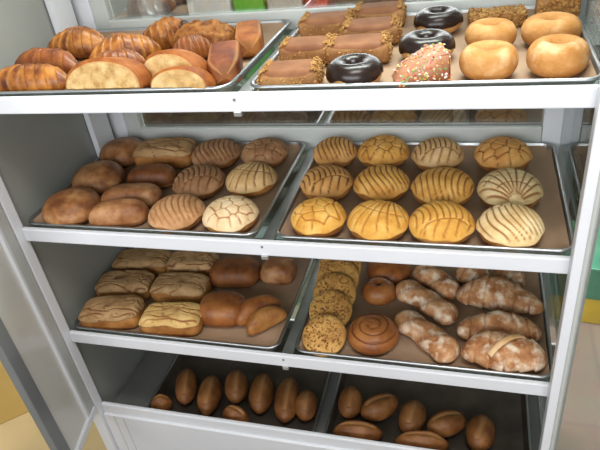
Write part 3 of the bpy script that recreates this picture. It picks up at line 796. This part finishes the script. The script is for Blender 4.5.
# ------------------------------------------------------------------ the baked goods: (kind, [x, y, z, turn, length, width, height], label, category, group, options)
ITEMS = [
    ('croissant', [0.1013, 0.0425, 1.0995, 4.4518, 0.1572, 0.056, 0.052], 'long croissant at the front left corner of the top shelf, tip out of frame', 'croissant', 'croissants on the top left tray', {'bend': 0.012}),
    ('croissant', [0.0746, 0.1293, 1.0995, -9.7912, 0.1547, 0.058, 0.052], 'dark brown croissant right behind the front left corner croissant', 'croissant', 'croissants on the top left tray', {'bend': 0.008, 'dark': 1}),
    ('croissant', [0.0747, 0.2334, 1.0995, 3.0727, 0.1306, 0.066, 0.056], 'golden croissant at the back left of the croissant pile', 'croissant', 'croissants on the top left tray', {'bend': 0.012}),
    ('croissant', [0.2089, 0.1767, 1.0995, 24.6846, 0.1281, 0.07, 0.058], 'large flaky croissant in the middle of the croissant pile', 'croissant', 'croissants on the top left tray', {'bend': 0.012}),
    ('croissant', [0.2602, 0.0727, 1.1115, 20.4641, 0.0875, 0.054, 0.05], 'small reddish brown croissant directly behind the front cut bread half', 'croissant', 'croissants on the top left tray', {'bend': 0.008, 'dark': 1}),
    ('croissant', [0.2485, 0.2718, 1.0995, 37.9181, 0.105, 0.064, 0.056], 'croissant with a dark hole in its end, at the back of the pile', 'croissant', 'croissants on the top left tray', {'bend': 0.01, 'hole': 1}),
    ('croissant', [0.3396, 0.1791, 1.0995, 27.4982, 0.0769, 0.05, 0.046], 'small dark croissant between the cut bread halves and the crumbly pastry', 'croissant', 'croissants on the top left tray', {'bend': 0.008, 'dark': 1}),
    ('crumbly', [0.3351, 0.2426, 1.0995, 2.4298, 0.125, 0.07, 0.05], 'crumbly golden pastry with rough flaky top behind the glazed bars', 'pastry', None, {}),
    ('half_bread', [0.2601, 0.0449, 1.1065, 0.0, 0.1377, 0.0689, 0.047], 'cut bread half with pale crumb, front of the top left tray', 'bread', 'cut bread halves on the top left tray', {'tilt': -14}),
    ('half_bread', [0.3647, 0.0703, 1.1065, -12.0, 0.1139, 0.0569, 0.046], 'cut bread half with glossy brown crust, behind the lowest pale half', 'bread', 'cut bread halves on the top left tray', {'tilt': -14}),
    ('half_bread', [0.3904, 0.035, 1.1065, -4.0, 0.0978, 0.0489, 0.032], 'lowest palest cut bread half, front of the tray beside the glazed bar', 'bread', 'cut bread halves on the top left tray', {'tilt': -14}),
    ('glazed_bar', [0.4305, 0.104, 1.0995, 109.2706, 0.1202, 0.05, 0.042], 'dark glazed pastry bar standing behind the pale cut bread', 'pastry', 'glazed bars on the top left tray', {}),
    ('glazed_bar', [0.4266, 0.2333, 1.0995, 108.349, 0.1214, 0.047, 0.04], 'orange brown glazed pastry bar near the back right corner of its tray', 'pastry', 'glazed bars on the top left tray', {'light': 1}),
    ('nut_bar', [0.5568, 0.0426, 1.0995, 4.0, 0.0875, 0.0542, 0.034], 'nut edged brown cake bar at the front left of the top right tray', 'cake bar', 'nut edged brown bars on the top right tray', {}),
    ('nut_bar', [0.5516, 0.1592, 1.0995, 4.0, 0.0866, 0.0537, 0.034], 'nut edged brown cake bar, middle of the left column', 'cake bar', 'nut edged brown bars on the top right tray', {}),
    ('nut_bar', [0.5514, 0.3102, 1.0995, 4.0, 0.0997, 0.0618, 0.034], 'nut edged brown cake bar, rearmost of the left column', 'cake bar', 'nut edged brown bars on the top right tray', {}),
    ('nut_bar', [0.6353, 0.1567, 1.0995, 4.0, 0.0996, 0.0618, 0.034], 'smooth topped brown cake bar right behind the front chocolate doughnut', 'cake bar', 'nut edged brown bars on the top right tray', {}),
    ('nut_bar', [0.64, 0.2525, 1.0995, 4.0, 0.0982, 0.0609, 0.034], 'brown cake bar in the middle of the second column, beside the doughnuts', 'cake bar', 'nut edged brown bars on the top right tray', {}),
    ('nut_bar', [0.6385, 0.3565, 1.0995, 4.0, 0.095, 0.0589, 0.034], 'brown cake bar, rearmost of the second column', 'cake bar', 'nut edged brown bars on the top right tray', {}),
    ('choc_donut', [0.6474, 0.05, 1.0995, 0.0, 0.0783, 0.0783, 0.034], 'chocolate glazed doughnut at the front, beside the nut edged bar', 'doughnut', 'chocolate glazed doughnuts', {}),
    ('choc_donut', [0.7391, 0.156, 1.0995, 0.0, 0.0824, 0.0824, 0.034], 'chocolate glazed doughnut behind the pink sprinkled wedge', 'doughnut', 'chocolate glazed doughnuts', {}),
    ('choc_donut', [0.7474, 0.2934, 1.0995, 0.0, 0.0798, 0.0798, 0.034], 'chocolate glazed doughnut farthest back of the three', 'doughnut', 'chocolate glazed doughnuts', {}),
    ('sprinkle_wedge', [0.7404, 0.0409, 1.0995, 18.3828, 0.0694, 0.045, 0.044], 'pink frosted cake wedge with coloured sprinkles standing before the doughnuts', 'cake', None, {}),
    ('sugar_donut', [0.8285, 0.0691, 1.0995, 0.0, 0.0762, 0.0762, 0.042], 'sugar doughnut in the front row left, beside the sprinkled wedge', 'doughnut', 'sugar dusted doughnuts', {}),
    ('sugar_donut', [0.9155, 0.0759, 1.0995, 0.0, 0.078, 0.078, 0.044], 'sugar doughnut at the front right corner, heavily dusted on top', 'doughnut', 'sugar dusted doughnuts', {}),
    ('sugar_donut', [0.8318, 0.1949, 1.0995, 0.0, 0.0763, 0.0763, 0.038], 'sugar doughnut in the second row, behind the front left sugar doughnut', 'doughnut', 'sugar dusted doughnuts', {}),
    ('sugar_donut', [0.9172, 0.2017, 1.0995, 0.0, 0.0843, 0.0843, 0.04], 'sugar doughnut in the second row right, before the nut covered square', 'doughnut', 'sugar dusted doughnuts', {}),
    ('nut_square', [0.9358, 0.3157, 1.0995, -2.0359, 0.0647, 0.06, 0.05], 'square cake covered with chopped nuts in the back right corner', 'cake', None, {}),
    ('nut_square', [0.843, 0.3247, 1.0995, 3.8384, 0.0941, 0.05, 0.02], 'flat nut topped cake slice behind the sugar doughnuts', 'cake', None, {'flat': 1}),
    ('concha', [0.5662, 0.059, 0.84, 0.0, 0.0903, 0.0903, 0.046], 'concha, leftmost, deep yellow, front row, second shelf right tray', 'concha', 'conchas on the right tray of the second shelf', {'col': 'yellow', 'pat': 'net', 'ang': 20}),
    ('concha', [0.6674, 0.0569, 0.84, 0.0, 0.0977, 0.0977, 0.046], 'concha, second from left, bright yellow, front row, second shelf right tray', 'concha', 'conchas on the right tray of the second shelf', {'col': 'yellow', 'pat': 'fan', 'ang': 160}),
    ('concha', [0.7705, 0.0573, 0.84, 0.0, 0.0986, 0.0986, 0.046], 'concha, third from left, yellow, front row, second shelf right tray', 'concha', 'conchas on the right tray of the second shelf', {'col': 'yellow', 'pat': 'shell', 'ang': 15}),
    ('concha', [0.8749, 0.0563, 0.84, 0.0, 0.0964, 0.0964, 0.046], 'concha, rightmost, pale cream with brown base, front row, second shelf right tray', 'concha', 'conchas on the right tray of the second shelf', {'col': 'cream', 'pat': 'shell', 'ang': 200}),
    ('concha', [0.5536, 0.1784, 0.84, 0.0, 0.0953, 0.0953, 0.046], 'concha, leftmost, tan with dark grooves, middle row, second shelf right tray', 'concha', 'conchas on the right tray of the second shelf', {'col': 'tan', 'pat': 'shell', 'ang': 30}),
    ('concha', [0.6565, 0.1797, 0.84, 0.0, 0.0977, 0.0977, 0.046], 'concha, second from left, golden, middle row, second shelf right tray', 'concha', 'conchas on the right tray of the second shelf', {'col': 'gold', 'pat': 'shell', 'ang': 200}),
    ('concha', [0.7655, 0.1709, 0.84, 0.0, 0.105, 0.105, 0.046], 'concha, third from left, golden yellow, middle row, second shelf right tray', 'concha', 'conchas on the right tray of the second shelf', {'col': 'gold', 'pat': 'shell', 'ang': 170}),
    ('concha', [0.8762, 0.1699, 0.84, 0.0, 0.1038, 0.1038, 0.046], 'concha, rightmost, cream with a starred groove, middle row, second shelf right tray', 'concha', 'conchas on the right tray of the second shelf', {'col': 'cream', 'pat': 'fan', 'ang': 10}),
    ('concha', [0.5441, 0.3012, 0.84, 0.0, 0.0858, 0.0858, 0.046], 'concha, leftmost, tan, back row, second shelf right tray', 'concha', 'conchas on the right tray of the second shelf', {'col': 'tan', 'pat': 'shell', 'ang': 190}),
    ('concha', [0.6426, 0.3056, 0.84, 0.0, 0.0993, 0.0993, 0.046], 'concha, second from left, golden with netted grooves, back row, second shelf right tray', 'concha', 'conchas on the right tray of the second shelf', {'col': 'gold', 'pat': 'net', 'ang': 30}),
    ('concha', [0.7487, 0.2972, 0.84, 0.0, 0.094, 0.094, 0.046], 'concha, third from left, greyish tan, back row, second shelf right tray', 'concha', 'conchas on the right tray of the second shelf', {'col': 'tancream', 'pat': 'shell', 'ang': 15}),
    ('concha', [0.8683, 0.3, 0.84, 0.0, 0.1025, 0.1025, 0.046], 'concha, rightmost, orange tan, back row, second shelf right tray', 'concha', 'conchas on the right tray of the second shelf', {'col': 'tan2', 'pat': 'net', 'ang': 20}),
    ('concha', [0.4043, 0.0587, 0.84, 0.0, 0.0977, 0.0977, 0.043], 'pale cream concha with netted brown grooves, front right of the left tray', 'concha', 'conchas on the left tray of the second shelf', {'col': 'cream2', 'pat': 'net', 'ang': 40}),
    ('concha', [0.2989, 0.0581, 0.84, 0.0, 0.1003, 0.1003, 0.043], 'light brown concha with faint scores, front row beside the pale cream one', 'concha', 'conchas on the left tray of the second shelf', {'col': 'ltchoc', 'pat': 'shell', 'ang': 200}),
    ('concha', [0.4006, 0.187, 0.84, 0.0, 0.0989, 0.0989, 0.043], 'cream concha with bold dark brown grooves, second row right of the left tray', 'concha', 'conchas on the left tray of the second shelf', {'col': 'tancream', 'pat': 'fan', 'ang': 170}),
    ('concha', [0.2954, 0.1721, 0.84, 0.0, 0.1026, 0.1026, 0.043], 'dull brown concha in the middle row, left of the bold grooved one', 'concha', 'conchas on the left tray of the second shelf', {'col': 'choc', 'pat': 'shell', 'ang': 30}),
    ('concha', [0.3921, 0.2981, 0.84, 0.0, 0.0979, 0.0979, 0.043], 'dark chocolate concha at the back right corner of the left tray', 'concha', 'conchas on the left tray of the second shelf', {'col': 'choc', 'pat': 'net', 'ang': 10}),
    ('concha', [0.2837, 0.291, 0.84, 0.0, 0.1043, 0.1043, 0.043], 'dark chocolate concha, second from right in the back row of the left tray', 'concha', 'conchas on the left tray of the second shelf', {'col': 'choc', 'pat': 'shell', 'ang': 200}),
    ('round_bun', [0.0715, 0.0629, 0.84, 0.0, 0.1104, 0.1104, 0.05], 'round brown bun at the front left corner of the second shelf', 'bun', 'plain round buns on the left tray of the second shelf', {}),
    ('round_bun', [0.0604, 0.177, 0.84, 0.0, 0.1103, 0.1103, 0.05], 'round brown bun in the middle row at the left edge, second shelf', 'bun', 'plain round buns on the left tray of the second shelf', {}),
    ('round_bun', [0.0529, 0.2964, 0.84, 0.0, 0.1087, 0.1087, 0.048], 'dark round bun in the back left corner of the second shelf', 'bun', 'plain round buns on the left tray of the second shelf', {}),
    ('oblong_roll', [0.1847, 0.0475, 0.84, 14.464, 0.1137, 0.052, 0.044], 'oblong brown roll in the front row beside the corner bun', 'roll', 'oblong rolls on the left tray of the second shelf', {}),
    ('oblong_roll', [0.1744, 0.1118, 0.84, 10.6492, 0.1191, 0.055, 0.042], 'oblong roll in the second row, directly behind the front oblong roll', 'roll', 'oblong rolls on the left tray of the second shelf', {}),
    ('oblong_roll', [0.1805, 0.1906, 0.84, 9.417, 0.1039, 0.058, 0.042], 'dark smooth oblong roll just before the crackled roll', 'roll', 'oblong rolls on the left tray of the second shelf', {'dark': 1}),
    ('crackle_roll', [0.1644, 0.2882, 0.84, 5.3373, 0.1344, 0.07, 0.046], 'crackle topped oblong roll in the back row of the second shelf', 'roll', None, {'col': 'crk'}),
    ('crackle_roll', [0.0773, 0.0554, 0.5725, 9.6687, 0.1401, 0.0731, 0.044], 'crackle topped roll at the front left corner of the third shelf', 'roll', 'crackle topped rolls on the left tray of the third shelf', {'col': 'crk'}),
    ('crackle_roll', [0.2239, 0.0543, 0.5725, 6.1575, 0.1353, 0.0688, 0.044], 'yellow crackle topped roll, second from left in the front row', 'roll', 'crackle topped rolls on the left tray of the third shelf', {'col': 'crkgold'}),
    ('crackle_roll', [0.0597, 0.145, 0.5725, 7.8972, 0.1327, 0.0688, 0.044], 'dull crackle topped roll at the left end of the middle row', 'roll', 'crackle topped rolls on the left tray of the third shelf', {'col': 'crk'}),
    ('crackle_roll', [0.1967, 0.1517, 0.5725, 3.673, 0.1307, 0.0688, 0.044], 'pale crackle topped roll, second from left in the middle row', 'roll', 'crackle topped rolls on the left tray of the third shelf', {'col': 'crk'}),
    ('crackle_roll', [0.058, 0.2326, 0.5725, 7.3194, 0.1394, 0.0688, 0.044], 'crackle topped roll in the back left corner of the third shelf', 'roll', 'crackle topped rolls on the left tray of the third shelf', {'col': 'crk'}),
    ('crackle_roll', [0.1889, 0.238, 0.5725, 4.1817, 0.1224, 0.0688, 0.044], 'crackle topped roll, second from left in the back row', 'roll', 'crackle topped rolls on the left tray of the third shelf', {'col': 'crk'}),
    ('oblong_roll', [0.3004, 0.2234, 0.5725, 6.0705, 0.122, 0.085, 0.046], 'plain dark brown roll at the back of the third shelf', 'roll', 'plain brown rolls on the third shelf', {'dark': 1}),
    ('oblong_roll', [0.3191, 0.0991, 0.5725, 3.7586, 0.1098, 0.085, 0.05], 'plain shiny brown roll in the front half of the third shelf', 'roll', 'plain brown rolls on the third shelf', {'dark': 2}),
    ('oblong_roll', [0.4017, 0.241, 0.5725, 3.4073, 0.0824, 0.07, 0.044], 'pale brown roll at the back right corner of the third shelf left tray', 'roll', 'plain brown rolls on the third shelf', {}),
    ('crescent', [0.4062, 0.0944, 0.5725, 45.4296, 0.1037, 0.085, 0.048], 'brown two lobed crescent roll at the front right of the left tray, third shelf', 'roll', None, {}),
    ('cookie', [0.5526, 0.0516, 0.5875, 0.0, 0.0864, 0.0864, 0.02], 'seeded round cookie at the front of the overlapping row', 'cookie', 'sesame cookies in the overlapping row', {'tilt': 26}),
    ('cookie', [0.5517, 0.1179, 0.5925, 0.0, 0.0886, 0.0886, 0.02], 'seeded round cookie, second from the front of the overlapping row', 'cookie', 'sesame cookies in the overlapping row', {'tilt': 26}),
    ('cookie', [0.5508, 0.1642, 0.5985, 0.0, 0.091, 0.091, 0.02], 'seeded round cookie, third from the front of the overlapping row', 'cookie', 'sesame cookies in the overlapping row', {'tilt': 26}),
    ('cookie', [0.5476, 0.2106, 0.5985, 0.0, 0.0936, 0.0936, 0.02], 'seeded round cookie, fourth from the front of the overlapping row', 'cookie', 'sesame cookies in the overlapping row', {'tilt': 26}),
    ('cookie', [0.5439, 0.2508, 0.5985, 0.0, 0.096, 0.096, 0.02], 'seeded round cookie at the rear of the overlapping row', 'cookie', 'sesame cookies in the overlapping row', {'tilt': 26}),
    ('spiral_roll', [0.643, 0.0718, 0.5725, 0.0, 0.1005, 0.1005, 0.042], 'shiny brown spiral roll at the front of the third shelf', 'roll', None, {}),
    ('round_bun', [0.6373, 0.1975, 0.5725, 0.0, 0.074, 0.074, 0.042], 'brown bun with a dark dimple, behind the spiral roll', 'bun', 'brown buns on the third shelf', {'dim': 1}),
    ('round_bun', [0.6477, 0.2779, 0.5725, 0.0, 0.0989, 0.0989, 0.042], 'dark brown bun at the back, between the cookies and the twists', 'bun', 'brown buns on the third shelf', {'dim': 0}),
    ('twist', [0.743, 0.0817, 0.5725, -41.2461, 0.1523, 0.068, 0.045], 'long sugared twist at the front, beside the spiral roll', 'pastry', 'sugared twists on the third shelf', {}),
    ('twist', [0.7356, 0.1771, 0.5725, -36.464, 0.1524, 0.062, 0.045], 'long sugared twist behind the front twist, same slant', 'pastry', 'sugared twists on the third shelf', {}),
    ('twist', [0.7522, 0.2445, 0.5725, -44.3072, 0.117, 0.06, 0.045], 'short sugared twist at the back of the third shelf', 'pastry', 'sugared twists on the third shelf', {}),
    ('sugar_croissant', [0.8821, 0.0493, 0.5725, 1.0147, 0.1468, 0.08, 0.058], 'large sugared croissant at the front right corner with a crossing strip', 'croissant', 'sugared croissants on the third shelf', {'strip': 1, 'bend': 0.012}),
    ('sugar_croissant', [0.8742, 0.11, 0.5725, 4.5307, 0.1532, 0.066, 0.055], 'sugared croissant in the middle of the right column, behind the largest one', 'croissant', 'sugared croissants on the third shelf', {'bend': 0.012}),
    ('sugar_croissant', [0.8783, 0.1988, 0.5725, -8.0185, 0.167, 0.075, 0.055], 'sugared croissant with clear ridges, rear of the right column', 'croissant', 'sugared croissants on the third shelf', {'bend': 0.014}),
    ('twist', [0.8249, 0.2775, 0.5725, -2.0797, 0.0716, 0.055, 0.035], 'small sugared pastry at the back, beyond the ridged croissant', 'pastry', 'sugared twists on the third shelf', {}),
    ('twist', [0.8983, 0.2788, 0.5725, -10.8982, 0.0682, 0.055, 0.032], 'small dull sugared pastry at the back right of the third shelf', 'pastry', 'sugared twists on the third shelf', {}),
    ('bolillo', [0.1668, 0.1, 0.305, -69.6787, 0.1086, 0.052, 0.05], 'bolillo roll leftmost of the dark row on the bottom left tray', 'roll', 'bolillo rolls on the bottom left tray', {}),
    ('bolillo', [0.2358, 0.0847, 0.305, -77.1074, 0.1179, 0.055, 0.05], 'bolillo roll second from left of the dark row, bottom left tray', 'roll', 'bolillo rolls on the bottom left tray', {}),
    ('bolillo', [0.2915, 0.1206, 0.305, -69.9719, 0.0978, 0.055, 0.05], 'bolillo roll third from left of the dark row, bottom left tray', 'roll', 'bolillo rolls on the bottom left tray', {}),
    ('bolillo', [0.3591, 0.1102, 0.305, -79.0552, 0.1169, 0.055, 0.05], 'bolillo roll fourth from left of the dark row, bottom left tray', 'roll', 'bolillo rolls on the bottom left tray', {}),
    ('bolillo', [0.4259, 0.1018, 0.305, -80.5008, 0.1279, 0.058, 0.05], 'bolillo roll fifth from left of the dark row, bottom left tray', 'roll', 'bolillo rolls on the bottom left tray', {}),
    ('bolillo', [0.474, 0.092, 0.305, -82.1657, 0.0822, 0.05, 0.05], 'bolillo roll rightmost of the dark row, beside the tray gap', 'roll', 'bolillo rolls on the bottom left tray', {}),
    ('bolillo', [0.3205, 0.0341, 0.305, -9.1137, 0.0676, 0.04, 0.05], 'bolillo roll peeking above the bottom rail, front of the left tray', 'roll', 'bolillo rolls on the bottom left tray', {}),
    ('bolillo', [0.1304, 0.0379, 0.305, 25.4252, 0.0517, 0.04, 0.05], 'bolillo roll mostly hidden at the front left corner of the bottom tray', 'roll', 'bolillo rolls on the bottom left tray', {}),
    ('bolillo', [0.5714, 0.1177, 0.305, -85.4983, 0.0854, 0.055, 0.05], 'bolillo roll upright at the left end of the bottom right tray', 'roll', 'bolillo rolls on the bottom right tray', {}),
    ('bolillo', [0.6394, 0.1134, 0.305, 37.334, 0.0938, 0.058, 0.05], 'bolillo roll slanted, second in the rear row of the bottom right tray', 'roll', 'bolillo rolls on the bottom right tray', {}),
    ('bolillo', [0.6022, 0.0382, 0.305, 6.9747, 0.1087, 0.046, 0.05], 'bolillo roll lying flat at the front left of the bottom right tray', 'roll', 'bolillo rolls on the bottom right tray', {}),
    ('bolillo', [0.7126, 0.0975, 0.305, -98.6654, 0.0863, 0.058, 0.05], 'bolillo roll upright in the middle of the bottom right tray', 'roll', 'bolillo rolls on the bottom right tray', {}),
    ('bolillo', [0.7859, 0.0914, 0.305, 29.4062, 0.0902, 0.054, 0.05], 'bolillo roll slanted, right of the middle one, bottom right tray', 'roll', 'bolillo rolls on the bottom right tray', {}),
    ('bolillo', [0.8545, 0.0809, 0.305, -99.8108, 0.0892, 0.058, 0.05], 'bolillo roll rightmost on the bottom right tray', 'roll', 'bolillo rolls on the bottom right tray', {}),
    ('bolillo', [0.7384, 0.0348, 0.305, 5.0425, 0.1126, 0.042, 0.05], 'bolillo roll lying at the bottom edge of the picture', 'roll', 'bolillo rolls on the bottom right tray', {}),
]

def place_items():
    for i, (kind, (x, y, z, rz, L, Wd, H), label, cat, group, opt) in enumerate(ITEMS):
        o = BUILD[kind](L, Wd, H, 11 + i * 7, opt)
        o.location = (x, y, z)
        o.rotation_euler = (R(opt.get('tilt', 0)), 0, R(rz))
        tag(o, label, cat, group)
place_items()

# ------------------------------------------------------------------ things around the case
def build_surroundings():
    # left: ochre carton standing on a pale board
    c = tag(empty('carton', (-0.62, 0.30, 0.014), R(44)), 'ochre cardboard carton on the floor left of the display case', 'box')
    boxmesh('carton_body', (-0.24, 0.24, -0.19, 0.19, 0.0, 0.30), plain('ochre_card', (0.66, 0.46, 0.15), 0.7, var=0.08, scale=6), c, bev=0.004)
    for s in (-1, 1):
        boxmesh('carton_flap', (-0.24, 0.24, min(0.002 * s, 0.188 * s), max(0.002 * s, 0.188 * s), 0.300, 0.304), plain('ochre_card_flap', (0.7, 0.5, 0.2), 0.7, var=0.08), c, bev=0.001)
    tag(boxmesh('floor_board', (-1.30, -0.12, -0.9, 0.75, 0.0, 0.014), plain('pale_board', (0.72, 0.58, 0.32), 0.55, var=0.1, scale=5), bev=0.003),
        'pale yellow wooden board lying on the floor under the ochre carton', 'board')
    # right: dark cabinet with packs by its foot
    c = tag(empty('wooden_cabinet', (1.55, 1.45, 0.0)), 'dark brown wooden cabinet behind the right side of the display case', 'cabinet')
    dk = plain('dark_wood', (0.055, 0.038, 0.03), 0.45, var=0.3, scale=8)
    boxmesh('cabinet_body', (-0.75, 0.75, -0.22, 0.25, 0.06, 0.70), dk, c)
    boxmesh('cabinet_top', (-0.77, 0.77, -0.24, 0.26, 0.70, 0.73), plain('dark_wood_top', (0.08, 0.055, 0.04), 0.35, var=0.3, scale=8), c)
    for i in range(3):
        dr = boxmesh('cabinet_door', (-0.73 + i * 0.49, -0.26 + i * 0.49, -0.235, -0.22, 0.09, 0.68), dk, c)
        boxmesh('handle', (-0.31 + i * 0.49, -0.295 + i * 0.49, -0.255, -0.235, 0.35, 0.45), M_CLIP, dr)
    boxmesh('cabinet_foot', (-0.70, 0.70, -0.18, 0.2, 0.0, 0.06), dk, c)
    p = tag(empty('paper_parcel', (1.28, 1.46, 0.73)), 'white parcel with a pink lid at the top right corner beyond the case', 'box')
    boxmesh('parcel_body', (-0.18, 0.18, -0.12, 0.12, 0.0, 0.16), plain('white_card', (0.82, 0.80, 0.78), 0.6), p, bev=0.004)
    boxmesh('parcel_lid', (-0.185, 0.185, -0.125, 0.125, 0.16, 0.20), plain('pink_card', (0.75, 0.25, 0.25), 0.6), p, bev=0.004)
    s = tag(empty('snack_pack', (1.28, 0.93, 0.0), R(-6)), 'green and yellow snack carton on the floor right of the case', 'box')
    boxmesh('carton_body', (-0.22, 0.22, -0.13, 0.13, 0.0, 0.10), plain('yellow_card', (0.72, 0.50, 0.04), 0.5, var=0.15), s, bev=0.004)
    boxmesh('carton_sleeve', (-0.222, 0.222, -0.132, 0.132, 0.10, 0.22), plain('green_card', (0.07, 0.27, 0.17), 0.45, var=0.25, scale=16), s, bev=0.004)
    # goods on a stand behind the case, seen through the back glass over the top shelf
    GY, GZ = 1.20, 0.74
    st = tag(empty('goods_stand', (0.0, 1.20, 0.0)), 'dark goods stand behind the case, seen through its back glass', 'stand')
    sm = plain('stand_laminate', (0.06, 0.055, 0.05), 0.5)
    boxmesh('stand_body', (-0.95, 0.74, -0.16, 0.18, 0.06, GZ - 0.03), sm, st)
    boxmesh('stand_top', (-0.97, 0.76, -0.18, 0.20, GZ - 0.03, GZ), plain('stand_top_laminate', (0.35, 0.35, 0.33), 0.5), st)
    boxmesh('stand_foot', (-0.90, 0.70, -0.12, 0.16, 0.0, 0.06), M_DARKSTILE, st)
    def crate(x, hw, m, label):
        g = tag(empty('goods_crate', (x, GY, GZ)), label, 'crate')
        boxmesh('crate_floor', (-hw, hw, -0.12, 0.12, 0.0, 0.01), m, g)
        for x0, x1, y0, y1 in ((-hw, -hw + 0.01, -0.12, 0.12), (hw - 0.01, hw, -0.12, 0.12), (-hw + 0.01, hw - 0.01, -0.12, -0.11), (-hw + 0.01, hw - 0.01, 0.11, 0.12)):
            boxmesh('crate_wall', (x0, x1, y0, y1, 0.01, 0.38), m, g, bev=0.001)
    def carton(x, hw, h, m, m2, label):
        k = tag(empty('goods_box', (x, GY, GZ)), label, 'box')
        boxmesh('box_body', (-hw, hw, -0.12, 0.12, 0.0, h), m, k, bev=0.004)
        boxmesh('box_lid', (-hw - 0.004, hw + 0.004, -0.124, 0.124, h, h + 0.03), m2, k, bev=0.004)
    carton(-0.145, 0.024, 0.36, plain('charcoal_card', (0.05, 0.05, 0.055), 0.6), plain('charcoal_lid', (0.09, 0.09, 0.09), 0.6), 'narrow charcoal box behind the case, beside the silvery bag')
    carton(-0.03, 0.075, 0.38, plain('white_goods_card', (0.75, 0.78, 0.80), 0.5), plain('blue_lid', (0.35, 0.5, 0.65), 0.5), 'white box behind the case, above the croissant with a hole')
    crate(0.108, 0.05, plain('green_plastic', (0.12, 0.60, 0.06), 0.4, var=0.1), 'bright green crate behind the case, above the glazed bars')
    carton(0.228, 0.056, 0.36, plain('pale_goods_card', (0.68, 0.66, 0.62), 0.6), plain('pale_lid', (0.6, 0.6, 0.58), 0.6), 'pale box between the green and red crates behind the case')
    crate(0.332, 0.034, plain('red_plastic', (0.65, 0.05, 0.05), 0.4, var=0.1), 'bright red crate behind the case, above the nut bars')
    carton(0.56, 0.17, 0.34, plain('dark_card', (0.09, 0.06, 0.04), 0.6, var=0.5, scale=20), plain('dark_card_lid', (0.16, 0.11, 0.05), 0.6), 'dark brown goods box behind the case, above the doughnuts')
    P = dome(0.075, 0.10, 0.40, 3.0, n=40, m=70, seed=4, pr=0.5, lump=0.05)
    f = fbm(P, 90, 3) + 0.6 * fbm(P, 190, 8)
    P += (P / np.maximum(np.linalg.norm(P, axis=-1, keepdims=True), 1e-5)) * (f * 0.008)[..., None]
    b = link('plastic_bag', grid_mesh('plastic_bag', P), plain('crinkled_plastic', (0.72, 0.75, 0.76), 0.12, 0.35, var=0.25, scale=60))
    for q in b.data.polygons: q.use_smooth = False
    b.location = (-0.26, GY, GZ + 0.002)
    tag(b, 'crinkled silvery plastic bag behind the case, above the croissants', 'bag')
build_surroundings()
